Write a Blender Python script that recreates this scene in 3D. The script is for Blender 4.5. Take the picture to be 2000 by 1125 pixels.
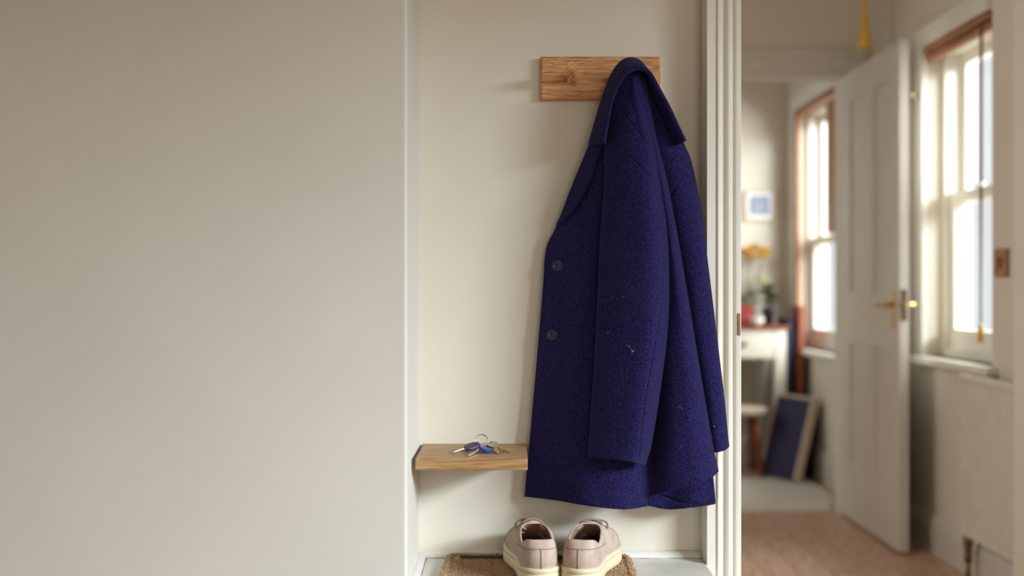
import bpy, math, random
import numpy as np
from mathutils import Vector, Matrix
random.seed(7); np.random.seed(7)
for o in list(bpy.data.objects): bpy.data.objects.remove(o)
SC = bpy.context.scene
COL = SC.collection
PI = math.pi
F = 2119.0; H = 1.03          # focal length in pixels of a 2000 px frame, eye height
# ------------------------------------------------------------------ camera
cd = bpy.data.cameras.new('camera'); cam = bpy.data.objects.new('camera', cd); COL.objects.link(cam)
cam.location = (0, 0, H); cam.rotation_euler = (PI/2, 0, 0)
cd.sensor_width = 36; cd.lens = F/2000*36; cd.clip_start = 0.05
cd.dof.use_dof = True; cd.dof.focus_distance = 2.03; cd.dof.aperture_fstop = 1.65
SC.camera = cam
# ------------------------------------------------------------------ world, light, exposure
w = bpy.data.worlds.new('sky'); SC.world = w; w.use_nodes = True
bg = w.node_tree.nodes['Background']; bg.inputs[0].default_value = (0.96, 0.98, 1.0, 1); bg.inputs[1].default_value = 0.8
def area(name, loc, target, sx, sy, power, col):
    l = bpy.data.lights.new(name, 'AREA'); l.shape = 'RECTANGLE'; l.size = sx; l.size_y = sy
    l.energy = power; l.color = col
    o = bpy.data.objects.new(name, l); COL.objects.link(o); o.location = loc
    d = Vector(target)-Vector(loc); o.rotation_euler = d.to_track_quat('-Z', 'Y').to_euler()
    return o
DAY = (1.0, 0.95, 0.87)
COOL = (0.83, 0.94, 1.0)
area('daylight_room_window', (4.1, -1.0, 2.62), (0.0, 1.9, 0.9), 2.4, 1.0, 480, COOL)
area('fill_light_rear', (1.0, -3.1, 1.5), (0.3, 2.0, 0.9), 1.6, 1.4, 27, (1.0, 0.86, 0.70))  # added warm fill from behind the camera, lifts the alcove shadows
area('fill_light_hall', (-1.2, 2.95, 1.6), (1.5, 3.9, 1.0), 1.2, 1.6, 19, (1.0, 0.96, 0.90))  # added fill from the unseen hall left, brightens door and right wall
area('daylight_hall_window', (2.75, 4.03, 1.75), (1.2, 4.1, 0.9), 1.1, 1.4, 92, (0.98, 0.97, 0.93))
area('daylight_far_window', (2.75, 5.35, 1.75), (1.0, 5.9, 0.8), 1.1, 1.6, 80, (0.97, 0.97, 0.95))
area('fill_light_far_room', (-1.2, 5.75, 1.6), (1.5, 5.8, 0.8), 1.0, 1.4, 10, COOL)  # added weak fill to brighten the far room from its unseen side
SC.view_settings.view_transform = 'Standard'; SC.view_settings.look = 'None'
SC.view_settings.exposure = 0.24; SC.view_settings.gamma = 1.0
SC.view_settings.use_curve_mapping = False

# ------------------------------------------------------------------ helpers
def P(px, py, Y): return ((px-1000)/F*Y, Y, H-(py-562.5)/F*Y)
def tag(o, label, cat, group=None, kind=None):
    if label: o['label'] = label
    if cat: o['category'] = cat
    if group: o['group'] = group
    if kind: o['kind'] = kind
    return o
def empty(name, loc):
    o = bpy.data.objects.new(name, None); COL.objects.link(o); o.location = loc; o.empty_display_size = 0.05
    return o
def thing(name, loc, label, cat, group=None):
    return tag(empty(name, loc), label, cat, group)
def root_loc(o):
    while o.parent: o = o.parent
    return np.array(o.location)
class MB:
    def __init__(s): s.v = []; s.f = []; s.sm = []
    def add(s, v, f, smooth=False):
        n = len(s.v); s.v += [tuple(float(c) for c in p) for p in v]
        s.f += [tuple(n+i for i in q) for q in f]; s.sm += [smooth]*len(f); return s
    def box(s, x0, x1, y0, y1, z0, z1):
        v = [(x, y, z) for z in (z0, z1) for y in (y0, y1) for x in (x0, x1)]
        return s.add(v, [(0,2,3,1),(4,5,7,6),(0,1,5,4),(2,6,7,3),(0,4,6,2),(1,3,7,5)])
    def prism(s, poly, axis, a, b, smooth=False):
        # poly: 2D points; axis the extrusion axis
        n = len(poly)
        def mk(p, t):
            return {'z': (p[0], p[1], t), 'y': (p[0], t, p[1]), 'x': (t, p[0], p[1])}[axis]
        v = [mk(p, a) for p in poly]+[mk(p, b) for p in poly]
        s.add(v, [(i, (i+1) % n, n+(i+1) % n, n+i) for i in range(n)], smooth)
        return s.add(v, [tuple(range(n))[::-1], tuple(range(n, 2*n))])
    def lathe(s, prof, c, axis='z', n=24, cap=True):
        v = []; m = len(prof)
        for r, t in prof:
            for k in range(n):
                a = 2*PI*k/n; ca, sa = r*math.cos(a), r*math.sin(a)
                d = {'z': (ca, sa, t), 'y': (ca, t, sa), 'x': (t, ca, sa)}[axis]
                v.append((c[0]+d[0], c[1]+d[1], c[2]+d[2]))
        f = [(i*n+k, i*n+(k+1) % n, (i+1)*n+(k+1) % n, (i+1)*n+k) for i in range(m-1) for k in range(n)]
        s.add(v, f, True)
        if cap:
            s.add(v[:n], [tuple(range(n))]); s.add(v[-n:], [tuple(range(n))])
        return s
    def tube(s, pts, r, n=8, closed=False):
        pts = [Vector(p) for p in pts]; m = len(pts); v = []
        rr = r if isinstance(r, (list, tuple)) else [r]*m
        up = None
        for i, p in enumerate(pts):
            a = pts[(i-1) % m] if (closed or i > 0) else p
            b = pts[(i+1) % m] if (closed or i < m-1) else p
            d = (b-a).normalized()
            if up is None:
                up = d.cross(Vector((0.31, 0.52, 0.79))).normalized()
            up = (up-d*up.dot(d)).normalized(); sd = d.cross(up)
            for k in range(n):
                t = 2*PI*k/n; v.append(p+(up*math.cos(t)+sd*math.sin(t))*rr[i])
        e = m if closed else m-1
        s.add(v, [(i*n+k, i*n+(k+1) % n, ((i+1) % m)*n+(k+1) % n, ((i+1) % m)*n+k) for i in range(e) for k in range(n)], True)
        if not closed: s.add(v[:n], [tuple(range(n))]); s.add(v[-n:], [tuple(range(n))])
        return s
    def rbox(s, x0, x1, y0, y1, z0, z1, b):
        # box with chamfered edges (rounded by a bevel of one segment)
        import bmesh
        bm = bmesh.new(); bmesh.ops.create_cube(bm, size=1)
        for q in bm.verts:
            q.co = ((x0+x1)/2+q.co.x*(x1-x0), (y0+y1)/2+q.co.y*(y1-y0), (z0+z1)/2+q.co.z*(z1-z0))
        bmesh.ops.bevel(bm, geom=bm.edges[:], offset=b, segments=2, affect='EDGES', profile=0.5)
        bm.verts.index_update()
        s.add([q.co for q in bm.verts], [[q.index for q in f.verts] for f in bm.faces]); bm.free(); return s
    def xform(s, M):
        s.v = [tuple(M @ Vector(p)) for p in s.v]; return s
    def mesh(s, name, off=(0, 0, 0)):
        me = bpy.data.meshes.new(name)
        me.from_pydata([(p[0]-off[0], p[1]-off[1], p[2]-off[2]) for p in s.v], [], s.f)
        me.polygons.foreach_set('use_smooth', s.sm)
        me.validate()
        import bmesh
        bm = bmesh.new(); bm.from_mesh(me); bmesh.ops.remove_doubles(bm, verts=bm.verts[:], dist=1e-6)
        bmesh.ops.recalc_face_normals(bm, faces=bm.faces[:]); bm.to_mesh(me); bm.free()
        return me
    def build(s, name, mat, parent=None, origin=None):
        off = root_loc(parent) if parent else (origin or (0, 0, 0))
        me = s.mesh(name, off); me.materials.append(mat)
        o = bpy.data.objects.new(name, me); COL.objects.link(o)
        if parent: o.parent = parent
        else: o.location = off
        return o
def inst(name, me, loc, parent):
    o = bpy.data.objects.new(name, me); COL.objects.link(o); o.parent = parent; o.location = loc; return o
def struct(o): o['kind'] = 'structure'; return o

# ------------------------------------------------------------------ materials
def nt(name):
    m = bpy.data.materials.new(name); m.use_nodes = True
    t = m.node_tree; return m, t, t.nodes['Principled BSDF']
def noisy(name, c1, c2, scale=8, rough=0.7, bump=0.0, bscale=120, stretch=(1, 1, 1), metal=0.0, detail=6, spec=0.5, sheen=0.0, bdist=0.002, lo=0.3, hi=0.7):
    m, t, b = nt(name); N = t.nodes; L = t.links
    tc = N.new('ShaderNodeTexCoord'); mp = N.new('ShaderNodeMapping'); mp.inputs['Scale'].default_value = stretch
    L.new(tc.outputs['Object'], mp.inputs[0])
    n = N.new('ShaderNodeTexNoise'); n.inputs['Scale'].default_value = scale; n.inputs['Detail'].default_value = detail
    L.new(mp.outputs[0], n.inputs['Vector'])
    r = N.new('ShaderNodeValToRGB'); r.color_ramp.elements[0].color = (*c1, 1); r.color_ramp.elements[1].color = (*c2, 1)
    r.color_ramp.elements[0].position = lo; r.color_ramp.elements[1].position = hi
    L.new(n.outputs['Fac'], r.inputs[0]); L.new(r.outputs[0], b.inputs['Base Color'])
    b.inputs['Roughness'].default_value = rough; b.inputs['Metallic'].default_value = metal
    b.inputs['Specular IOR Level'].default_value = spec
    if sheen:
        b.inputs['Sheen Weight'].default_value = sheen; b.inputs['Sheen Roughness'].default_value = 0.45
    if bump:
        n2 = N.new('ShaderNodeTexNoise'); n2.inputs['Scale'].default_value = bscale; n2.inputs['Detail'].default_value = 4
        L.new(mp.outputs[0], n2.inputs['Vector'])
        bp = N.new('ShaderNodeBump'); bp.inputs['Strength'].default_value = bump; bp.inputs['Distance'].default_value = bdist
        L.new(n2.outputs['Fac'], bp.inputs['Height']); L.new(bp.outputs[0], b.inputs['Normal'])
    return m
def wood(name, c1, c2, c3, along='x', scale=1.0, rough=0.5, swirl=False):
    """oak-like grain: stretched noise bands with fine pores"""
    m, t, b = nt(name); N = t.nodes; L = t.links
    tc = N.new('ShaderNodeTexCoord'); mp = N.new('ShaderNodeMapping')
    st = {'x': (5, 60, 60), 'y': (60, 5, 60), 'z': (60, 60, 5)}[along]
    mp.inputs['Scale'].default_value = tuple(v*scale for v in st); L.new(tc.outputs['Object'], mp.inputs[0])
    n0 = N.new('ShaderNodeTexNoise'); n0.inputs['Scale'].default_value = 0.35; n0.inputs['Detail'].default_value = 1.5; n0.inputs['Distortion'].default_value = 0.5 if swirl else 0.1
    L.new(mp.outputs[0], n0.inputs['Vector'])
    n = N.new('ShaderNodeTexNoise'); n.inputs['Scale'].default_value = 5.0; n.inputs['Detail'].default_value = 9
    n.inputs['Distortion'].default_value = 1.6 if swirl else 0.6
    L.new(mp.outputs[0], n.inputs['Vector'])
    wv = N.new('ShaderNodeMath'); wv.operation = 'SINE'; ml = N.new('ShaderNodeMath'); ml.operation = 'MULTIPLY'; ml.inputs[1].default_value = 120
    L.new(n0.outputs['Fac'], ml.inputs[0]); L.new(ml.outputs[0], wv.inputs[0])
    mx = N.new('ShaderNodeMath'); mx.operation = 'MULTIPLY_ADD'; mx.inputs[1].default_value = 0.11; L.new(wv.outputs[0], mx.inputs[0]); L.new(n.outputs['Fac'], mx.inputs[2])
    r = N.new('ShaderNodeValToRGB'); e = r.color_ramp.elements
    e[0].color = (*c1, 1); e[0].position = 0.30; e[1].color = (*c3, 1); e[1].position = 0.72
    k = e.new(0.5); k.color = (*c2, 1)
    L.new(mx.outputs[0], r.inputs[0]); L.new(r.outputs[0], b.inputs['Base Color'])
    b.inputs['Roughness'].default_value = rough; b.inputs['Specular IOR Level'].default_value = 0.35
    bp = N.new('ShaderNodeBump'); bp.inputs['Strength'].default_value = 0.18; bp.inputs['Distance'].default_value = 0.0015
    L.new(mx.outputs[0], bp.inputs['Height']); L.new(bp.outputs[0], b.inputs['Normal'])
    return m
def plain(name, c, rough=0.5, metal=0.0, spec=0.5, bump=0.05):
    return noisy(name, tuple(v*0.93 for v in c), tuple(min(1, v*1.05) for v in c), 14, rough, bump, 150, metal=metal, spec=spec)
def srgb(r, g, b):
    f = lambda v: (v/255/12.92) if v <= 10 else ((v/255+0.055)/1.055)**2.4
    return (f(r), f(g), f(b))
M = {}
M['plaster'] = noisy('plaster_cream', srgb(218, 213, 203), srgb(224, 219, 210), 3.0, 0.85, 0.12, 260, bdist=0.0012, spec=0.2)
M['plaster_alcove'] = noisy('plaster_alcove', srgb(221, 214, 200), srgb(226, 220, 207), 3.5, 0.85, 0.22, 220, bdist=0.0014, spec=0.2)
M['plaster_hall'] = noisy('plaster_hall', srgb(214, 204, 188), srgb(220, 210, 196), 2.0, 0.85, 0.1, 120, spec=0.2)
M['gloss_white'] = noisy('gloss_cream_paint', srgb(224, 219, 206), srgb(229, 225, 214), 6.0, 0.4, 0.02, 90, spec=0.4)
M['ledge_white'] = noisy('ledge_paint', srgb(208, 204, 195), srgb(228, 224, 217), 9.0, 0.5, 0.12, 110, spec=0.4, lo=0.25, hi=0.5)
M['door_white'] = noisy('door_paint', srgb(204, 197, 186), srgb(210, 203, 193), 4.0, 0.45, 0.05, 60)
M['ceiling'] = noisy('ceiling_paint', srgb(226, 222, 214), srgb(230, 226, 218), 3.0, 0.9, 0.05, 120)
M['oak_rack'] = wood('oak_rack', srgb(160, 104, 62), srgb(205, 148, 98), srgb(224, 172, 122), 'x', 1.0, 0.45, True)
M['oak_peg'] = wood('oak_peg', srgb(178, 122, 78), srgb(214, 160, 112), srgb(230, 182, 136), 'y', 1.0, 0.45)
M['oak_shelf'] = wood('oak_shelf', srgb(150, 108, 68), srgb(172, 134, 92), srgb(182, 148, 108), 'x', 0.9, 0.45)
M['floorboard'] = wood('floorboard', srgb(172, 136, 110), srgb(204, 168, 142), srgb(216, 184, 160), 'y', 0.5, 0.38)
M['dark_gap'] = plain('floor_gap', srgb(150, 118, 92), 0.9)
M['wool'] = noisy('navy_wool', srgb(16, 13, 42), srgb(51, 46, 100), 380, 0.95, 0.85, 460, spec=0.04, sheen=0.05, bdist=0.0022, lo=0.30, hi=0.72)
M['lining'] = noisy('navy_lining', srgb(24, 19, 66), srgb(32, 27, 80), 300, 0.9, 0.4, 500, spec=0.1)
M['button'] = noisy('button_horn', srgb(34, 27, 56), srgb(52, 42, 74), 60, 0.4, 0.0)
M['thread'] = plain('button_thread', srgb(22, 17, 40), 0.9)
M['lint'] = plain('pale_lint', srgb(150, 132, 146), 0.9)
M['steel'] = noisy('key_steel', srgb(190, 184, 172), srgb(215, 208, 196), 200, 0.28, 0.0, metal=1.0)
M['brass'] = noisy('brass', srgb(200, 172, 112), srgb(218, 192, 134), 80, 0.3, 0.0, metal=1.0)
M['black_plastic'] = plain('black_plastic', srgb(62, 56, 72), 0.42)
M['blue_plastic'] = plain('blue_plastic', srgb(30, 72, 170), 0.3)
M['suede'] = noisy('taupe_suede', srgb(176, 154, 142), srgb(202, 182, 168), 45, 0.9, 0.2, 700, spec=0.15, sheen=0.15, bdist=0.0008)
M['shoe_lining'] = noisy('shoe_lining', srgb(150, 118, 104), srgb(178, 148, 134), 120, 0.9, 0.2, 600, spec=0.1)
M['rubber'] = noisy('cream_rubber', srgb(214, 200, 166), srgb(226, 214, 184), 30, 0.55, 0.05, 200)
M['seam'] = plain('shoe_seam', srgb(142, 118, 106), 0.9)
M['lace'] = plain('shoe_lace', srgb(150, 128, 112), 0.9)
M['coir'] = noisy('coir', srgb(168, 136, 108), srgb(222, 192, 158), 260, 1.0, 0.6, 500, spec=0.05, bdist=0.003)
M['coir_dark'] = noisy('coir_dark', srgb(88, 78, 78), srgb(132, 118, 112), 260, 1.0, 0.6, 500, spec=0.05, bdist=0.003)
M['mat_border'] = noisy('mat_border', srgb(172, 142, 112), srgb(214, 186, 152), 220, 1.0, 0.6, 420, spec=0.05, bdist=0.003)
M['bronze'] = noisy('bronze_plate', srgb(120, 96, 74), srgb(150, 124, 98), 60, 0.4, 0.0, metal=0.8)
M['wood_brown'] = wood('brown_wood', srgb(132, 88, 60), srgb(160, 112, 80), srgb(180, 134, 100), 'y', 0.5, 0.5)
M['red_wood'] = wood('red_wood', srgb(110, 52, 34), srgb(140, 70, 46), srgb(156, 86, 58), 'z', 0.5, 0.5)
M['navy_board'] = plain('navy_board', srgb(34, 30, 66), 0.6)
M['dark_board'] = plain('dark_board', srgb(52, 34, 44), 0.7)
M['canvas'] = plain('canvas_edge', srgb(206, 182, 160), 0.8)
M['red_tin'] = plain('red_tin', srgb(150, 48, 50), 0.5)
M['yellow'] = plain('yellow_petal', srgb(224, 180, 70), 0.7)
M['pale_petal'] = plain('pale_petal', srgb(236, 228, 170), 0.7)
M['leaf'] = noisy('leaf', srgb(64, 76, 48), srgb(100, 112, 72), 30, 0.6)
M['white_china'] = plain('white_china', srgb(226, 224, 220), 0.3)
M['rug'] = noisy('pale_rug', srgb(205, 198, 188), srgb(220, 214, 204), 120, 1.0, 0.4, 300)
M['picture_blue'] = noisy('picture_print', srgb(176, 180, 192), srgb(128, 136, 164), 16, 0.7)
M['amber'] = plain('amber_glass', srgb(224, 176, 70), 0.25)
M['cord'] = plain('brown_cord', srgb(120, 78, 56), 0.8)
M['radiator'] = plain('radiator_enamel', srgb(214, 205, 190), 0.4)
M['linen'] = noisy('linen_blind', srgb(206, 190, 168), srgb(214, 200, 180), 120, 0.9, 0.2, 300)
def glass():
    m = bpy.data.materials.new('window_glass'); m.use_nodes = True; t = m.node_tree; N = t.nodes; N.clear()
    out = N.new('ShaderNodeOutputMaterial'); a = N.new('ShaderNodeBsdfTransparent'); a.inputs[0].default_value = (0.96, 0.98, 0.98, 1)
    g = N.new('ShaderNodeBsdfGlossy'); g.inputs['Roughness'].default_value = 0.05
    x = N.new('ShaderNodeMixShader'); x.inputs[0].default_value = 0.05
    t.links.new(a.outputs[0], x.inputs[1]); t.links.new(g.outputs[0], x.inputs[2]); t.links.new(x.outputs[0], out.inputs[0]); return m
M['glass'] = glass()

# ------------------------------------------------------------------ room shell
XR = 1.655                      # hall right wall
CX = 0.3693                     # left edge of the door casing
struct(MB().box(-2.7, 2.6, -2.8, 6.7, -0.08, -0.022).build('floor', M['dark_gap']))
floor = bpy.data.objects['floor']
struct(MB().box(-2.7, 2.4, -2.8, 6.7, 2.6, 2.68).build('ceiling', M['ceiling']))
# chimney-breast wall on the left with softly rounded arris
xe = -0.1799; r = 0.006
arc = [(xe-r+r*math.sin(a), 1.86+r-r*math.cos(a)) for a in [i*PI/2/6 for i in range(7)]]
struct(MB().prism([(-2.7, 2.35), (-2.7, 1.86)]+arc+[(xe, 2.35)], 'z', -0.022, 2.6).build('wall_left', M['plaster']))
wb = MB(); wb.box(xe, CX+0.03, 2.119, 2.25, -0.022, 2.6); wb.box(CX+0.03, 1.3, 2.119, 2.25, 2.12, 2.6); wb.box(1.3, 2.35, 2.119, 2.25, -0.022, 2.6)
struct(wb.build('wall_back', M['plaster_alcove']))
def holed(axis_x0, axis_x1, y0, y1, holes, z1=2.6):
    mb = MB(); y = y0
    for a, b, c, d in sorted(holes):
        mb.box(axis_x0, axis_x1, y, a, -0.022, z1); mb.box(axis_x0, axis_x1, a, b, -0.022, c); mb.box(axis_x0, axis_x1, a, b, d, z1); y = b
    mb.box(axis_x0, axis_x1, y, y1, -0.022, z1); return mb
struct(holed(XR, 1.822, 2.25, 6.7, [(3.74, 4.33, 0.76, 1.99), (5.25, 6.3, 0.69, 2.06)]).build('wall_right', M['plaster_hall']))
struct(holed(2.2, 2.35, -2.8, 2.119, [(-0.8, 0.95, 0.5, 1.99)]).build('wall_window_side', M['plaster']))
struct(MB().box(-2.7, -2.6, -2.8, 1.86, -0.022, 2.6).build('wall_room_left', M['plaster']))
rw = MB(); rw.box(-2.6, 0.2, -2.8, -2.7, -0.022, 2.6); rw.box(1.8, 2.2, -2.8, -2.7, -0.022, 2.6); rw.box(0.2, 1.8, -2.8, -2.7, -0.022, 0.8); rw.box(0.2, 1.8, -2.8, -2.7, 2.2, 2.6)
struct(rw.build('wall_rear', M['plaster']))
struct(holed(-0.6, -0.5, 2.35, 6.5, [(2.5, 3.5, 0.5, 2.2), (5.3, 6.2, 0.7, 2.1)]).build('wall_hall_left', M['plaster_hall']))
fp = MB(); fp.box(-0.5, 0.70, 4.94, 5.04, -0.022, 2.6); fp.box(0.70, 1.50, 4.94, 5.04, 1.99, 2.6); fp.box(1.50, XR, 4.94, 5.04, -0.022, 2.6)
struct(fp.build('wall_partition', M['plaster_hall']))
struct(MB().box(-0.6, XR, 6.5, 6.7, -0.022, 2.6).build('wall_far', M['plaster_hall']))
struct(MB().box(1.526, XR, 2.9, 3.3, -0.022, 2.6).build('wall_pier', M['plaster_hall']))
# floorboards of the hall and the far room, each its own board
pm = {}
def plank_mesh(L):
    if L not in pm:
        mb = MB().rbox(0, 0.1215, 0, L-0.002, -0.022, 0.0, 0.0016); pm[L] = mb.mesh('plank'); pm[L].materials.append(M['floorboard'])
    return pm[L]
xs = [0.295+0.1245*i for i in range(11)]
for i, x in enumerate(xs):
    cut = [3.15, 3.95, 3.45, 4.35, 3.7][i % 5]
    for a, L in ((2.13, cut-2.13), (cut, 2.35), (cut+2.35, 6.5-cut-2.35)):
        L = round(L, 3)
        if x < 0.6 and a > 4: continue
        inst('plank', plank_mesh(L), (x, a, 0), floor)

# door casing between alcove and doorway: moulded profile, extruded
def cp(px, h): Y = 2.119-h/1000; return ((px-1000)/F*Y, Y)
prof = [(CX, 2.119), (CX, 2.061), (CX+0.001, 2.059)]+[cp(a, h) for a, h in
        ((1400, 60), (1401.5, 63), (1403.5, 63.5), (1405, 61), (1406, 55), (1409, 50), (1413, 47.5), (1417, 47.5), (1418, 52), (1420, 54), (1423, 55.5), (1427, 55), (1429.5, 52), (1430.5, 46), (1433, 45), (1434.5, 48), (1437, 50), (1440, 50.5), (1446, 50.5), (1447.5, 49))]
xj = prof[-1][0]
trim = struct(MB().prism(prof+[(xj, 2.119)], 'z', 0.0, 2.2).build('trim_1', M['gloss_white']))
MB().box(CX+0.031, xj-0.003, 2.1195, 2.262, 0.0, 2.118).build('jamb_lining', M['gloss_white'], trim)
a, b = P(1440.5, 612, 2.067), P(1446, 655, 2.067)
sp = MB().rbox(a[0], b[0]+0.0006, 2.0665, 2.0705, b[2], a[2], 0.0012).build('strike_plate', M['bronze'], trim)
tag(sp, 'bronze strike plate on the casing edge', None)
# quarter-round beads round the ledge
LZ = 0.5055
q = [(0, 0)]+[(0.0135*math.cos(t), 0.0125*math.sin(t)) for t in [i*PI/2/6 for i in range(7)]]
struct(MB().prism([(2.119-x, LZ+z) for x, z in q], 'x', xe, CX, False).build('trim_2', M['ledge_white']))
struct(MB().prism([(xe+x, LZ+z) for x, z in q], 'y', 1.862, 2.1055, False).build('trim_3', M['ledge_white']))
M['dirt'] = noisy('dirt_line', srgb(74, 58, 44), srgb(196, 188, 172), 60, 0.9, lo=0.42, hi=0.6)
for nm, args in (('trim_2', (xe+0.0135, CX, 2.1040, 2.1056, LZ-.001, LZ+.0005)), ('trim_3', (xe+0.0134, xe+0.0148, 1.862, 2.1045, LZ-.001, LZ+.0005))):
    MB().box(*args).build('dirt_line', M['dirt'], bpy.data.objects[nm])
lg = thing('built_in_ledge', (0.09, 1.9, 0), 'white painted built-in ledge forming the alcove bottom under the shoe mat', 'ledge')
MB().rbox(xe, CX, 1.70, 2.1185, LZ-0.03, LZ, 0.003).build('ledge_board', M['ledge_white'], lg)
MB().box(xe+0.002, CX-0.002, 1.72, 2.118, 0.0, LZ-0.03).build('front_panel', M['ledge_white'], lg)

# skirtings
sk = [(0, 0), (0.02, 0), (0.02, 0.105), (0.016, 0.112), (0.014, 0.125), (0.006, 0.138), (0, 0.142)]
struct(MB().prism([(XR-x, z) for x, z in sk], 'y', 3.3, 4.94).build('baseboard_right', M['door_white']))
struct(MB().prism([(XR-x, z*1.25) for x, z in sk], 'y', 5.04, 6.5).build('baseboard_far_right', M['door_white']))
struct(MB().prism([(6.5-x, z*1.25) for x, z in sk], 'x', -0.5, XR-0.02).build('baseboard_far', M['door_white']))
# architrave of the far doorway
ah = [(4.94, 1.985), (4.918, 1.985), (4.914, 2.0), (4.922, 2.012), (4.922, 2.065), (4.912, 2.075), (4.906, 2.09), (4.90, 2.10), (4.90, 2.108), (4.94, 2.108)]
struct(MB().prism(ah, 'x', 0.6, 1.60).build('trim_4', M['door_white']))
al = MB(); al.box(0.62, 0.70, 4.918, 4.94, 0.0, 1.985); al.box(1.545, 1.60, 4.918, 4.94, 0.0, 1.985)
struct(al.build('trim_5', M['door_white']))

# ------------------------------------------------------------------ windows
def window(name, y0, y1, z0, z1, zm, xs_):
    """sash window standing in a reveal of the right wall; frame, two sashes, panes, sill and casing"""
    wd = struct(empty(name, (XR, (y0+y1)/2, z0)))
    f = MB()
    f.box(xs_-0.02, 1.820, y0, y0+0.035, z0, z1); f.box(xs_-0.02, 1.820, y1-0.035, y1, z0, z1)
    f.box(xs_-0.02, 1.820, y0+0.035, y1-0.035, z1-0.04, z1); f.box(xs_-0.02, 1.820, y0+0.035, y1-0.035, z0, z0+0.035)
    f.build('window_frame', M['gloss_white'], wd)
    for nm, xa, za, zb, br in (('upper_sash', xs_+0.045, zm-0.02, z1-0.04, 0.04), ('lower_sash', xs_, z0+0.035, zm+0.02, 0.075)):
        s = MB(); a, b = y0+0.035, y1-0.035; st = 0.045
        s.box(xa, xa+0.04, a, a+st, za, zb); s.box(xa, xa+0.04, b-st, b, za, zb)
        s.box(xa, xa+0.04, a+st, b-st, za, za+br); s.box(xa, xa+0.04, a+st, b-st, zb-0.04, zb)
        so = s.build(nm, M['gloss_white'], wd)
        MB().box(xa+0.018, xa+0.022, a+st-0.004, b-st+0.004, za+br-0.004, zb-0.036).build('pane', M['glass'], so)
    MB().box(xs_-0.012, xs_+0.02, (y0+y1)/2-0.02, (y0+y1)/2+0.02, zm+0.02, zm+0.038).build('sash_fastener', M['white_china'], wd)
    MB().rbox(XR-0.05, xs_-0.02, y0-0.06, y1+0.06, z0-0.03, z0, 0.006).build('window_sill', M['gloss_white'], wd)
    c = MB(); c.box(XR-0.018, XR, y1, y1+0.065, z0, z1+0.07); c.box(XR-0.018, XR, y0, y1, z1, z1+0.07); c.box(XR-0.026, XR, y0-0.02, y1+0.075, z1+0.055, z1+0.075)
    c.build('window_casing', M['gloss_white'], wd)
    return wd
w1 = window('window_1', 3.74, 4.33, 0.76, 1.99, 1.385, 1.735)
w2 = window('window_2', 5.25, 6.3, 0.69, 2.06, 1.30, 1.735)
# the unseen room window, then invented openings that let the fill lights in
def plain_window(name, x, y0, y1, z0, z1, axis):
    wd = struct(empty(name, (x, (y0+y1)/2, z0) if axis == 'x' else ((y0+y1)/2, x, z0))); f = MB()
    def bx(a, b, c, d):
        if axis == 'x': f.box(x, x+0.05, a, b, c, d)
        else: f.box(a, b, x, x+0.05, c, d)
    bx(y0, y0+0.05, z0, z1); bx(y1-0.05, y1, z0, z1); bx(y0+0.05, y1-0.05, z0, z0+0.05); bx(y0+0.05, y1-0.05, z1-0.05, z1)
    f.build('window_frame', M['gloss_white'], wd)
plain_window('window_3', 2.25, -0.8, 0.95, 0.5, 1.99, 'x')
plain_window('fill_opening_rear', -2.78, 0.2, 1.8, 0.8, 2.2, 'y')  # made-up opening behind the camera for the rear fill
plain_window('fill_opening_hall', -0.58, 2.5, 3.5, 0.5, 2.2, 'x')  # made-up opening in the unseen hall wall for the hall fill
plain_window('fill_opening_far', -0.58, 5.3, 6.2, 0.7, 2.1, 'x')  # made-up opening out of view for the far room fill

# ------------------------------------------------------------------ peg rack
BY = 2.100
x0, _, zt = P(1056, 110, BY); x1, _, zb = P(1290, 194, BY)
rk = thing('peg_rack', ((x0+x1)/2, 2.119, zb), 'oak wall rack with two pegs, the navy coat hanging over its right one', 'coat rack')
c = 0.004
def slab(mb, x0, x1, z0, z1, yb, yf, c):
    v = [(x0, yb, z0), (x1, yb, z0), (x1, yb, z1), (x0, yb, z1), (x0, yf+c*0.8, z0), (x1, yf+c*0.8, z0), (x1, yf+c*0.8, z1), (x0, yf+c*0.8, z1),
         (x0+c, yf, z0+c), (x1-c, yf, z0+c), (x1-c, yf, z1-c), (x0+c, yf, z1-c)]
    f = [(0, 1, 2, 3), (11, 10, 9, 8)]
    for i in range(4):
        j = (i+1) % 4; f += [(i, j, 4+j, 4+i), (4+i, 4+j, 8+j, 8+i)]
    return mb.add(v, f)
slab(MB(), x0, x1, zb, zt, 2.119, BY, c).build('backboard', M['oak_rack'], rk)
def peg(px, nm='peg'):
    bx, by_, bz = P(px, 159, BY+0.004); ex, ey, ez = P(px, 127.5, 2.032)
    d = (Vector((ex, ey, ez))-Vector((bx, by_, bz))); L = d.length
    pr = [(0.0094, 0), (0.0098, L*0.5), (0.0098, L-0.002), (0.0082, L)]
    mb = MB(); n = 8; v = []
    for rr, t in pr:
        for k in range(n):
            a = 2*PI*(k+0.5)/n; v.append((rr*math.cos(a), rr*math.sin(a), t))
    mb.add(v, [(i*n+k, i*n+(k+1) % n, (i+1)*n+(k+1) % n, (i+1)*n+k) for i in range(3) for k in range(n)]+[tuple(range(n))[::-1], tuple(range(3*n, 4*n))])
    mb.xform(Matrix.Translation((bx, by_, bz)) @ d.to_track_quat('Z', 'Y').to_matrix().to_4x4())
    mb.build(nm, M['oak_peg'], rk)
peg(1116.8); peg(1229.5)

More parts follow.
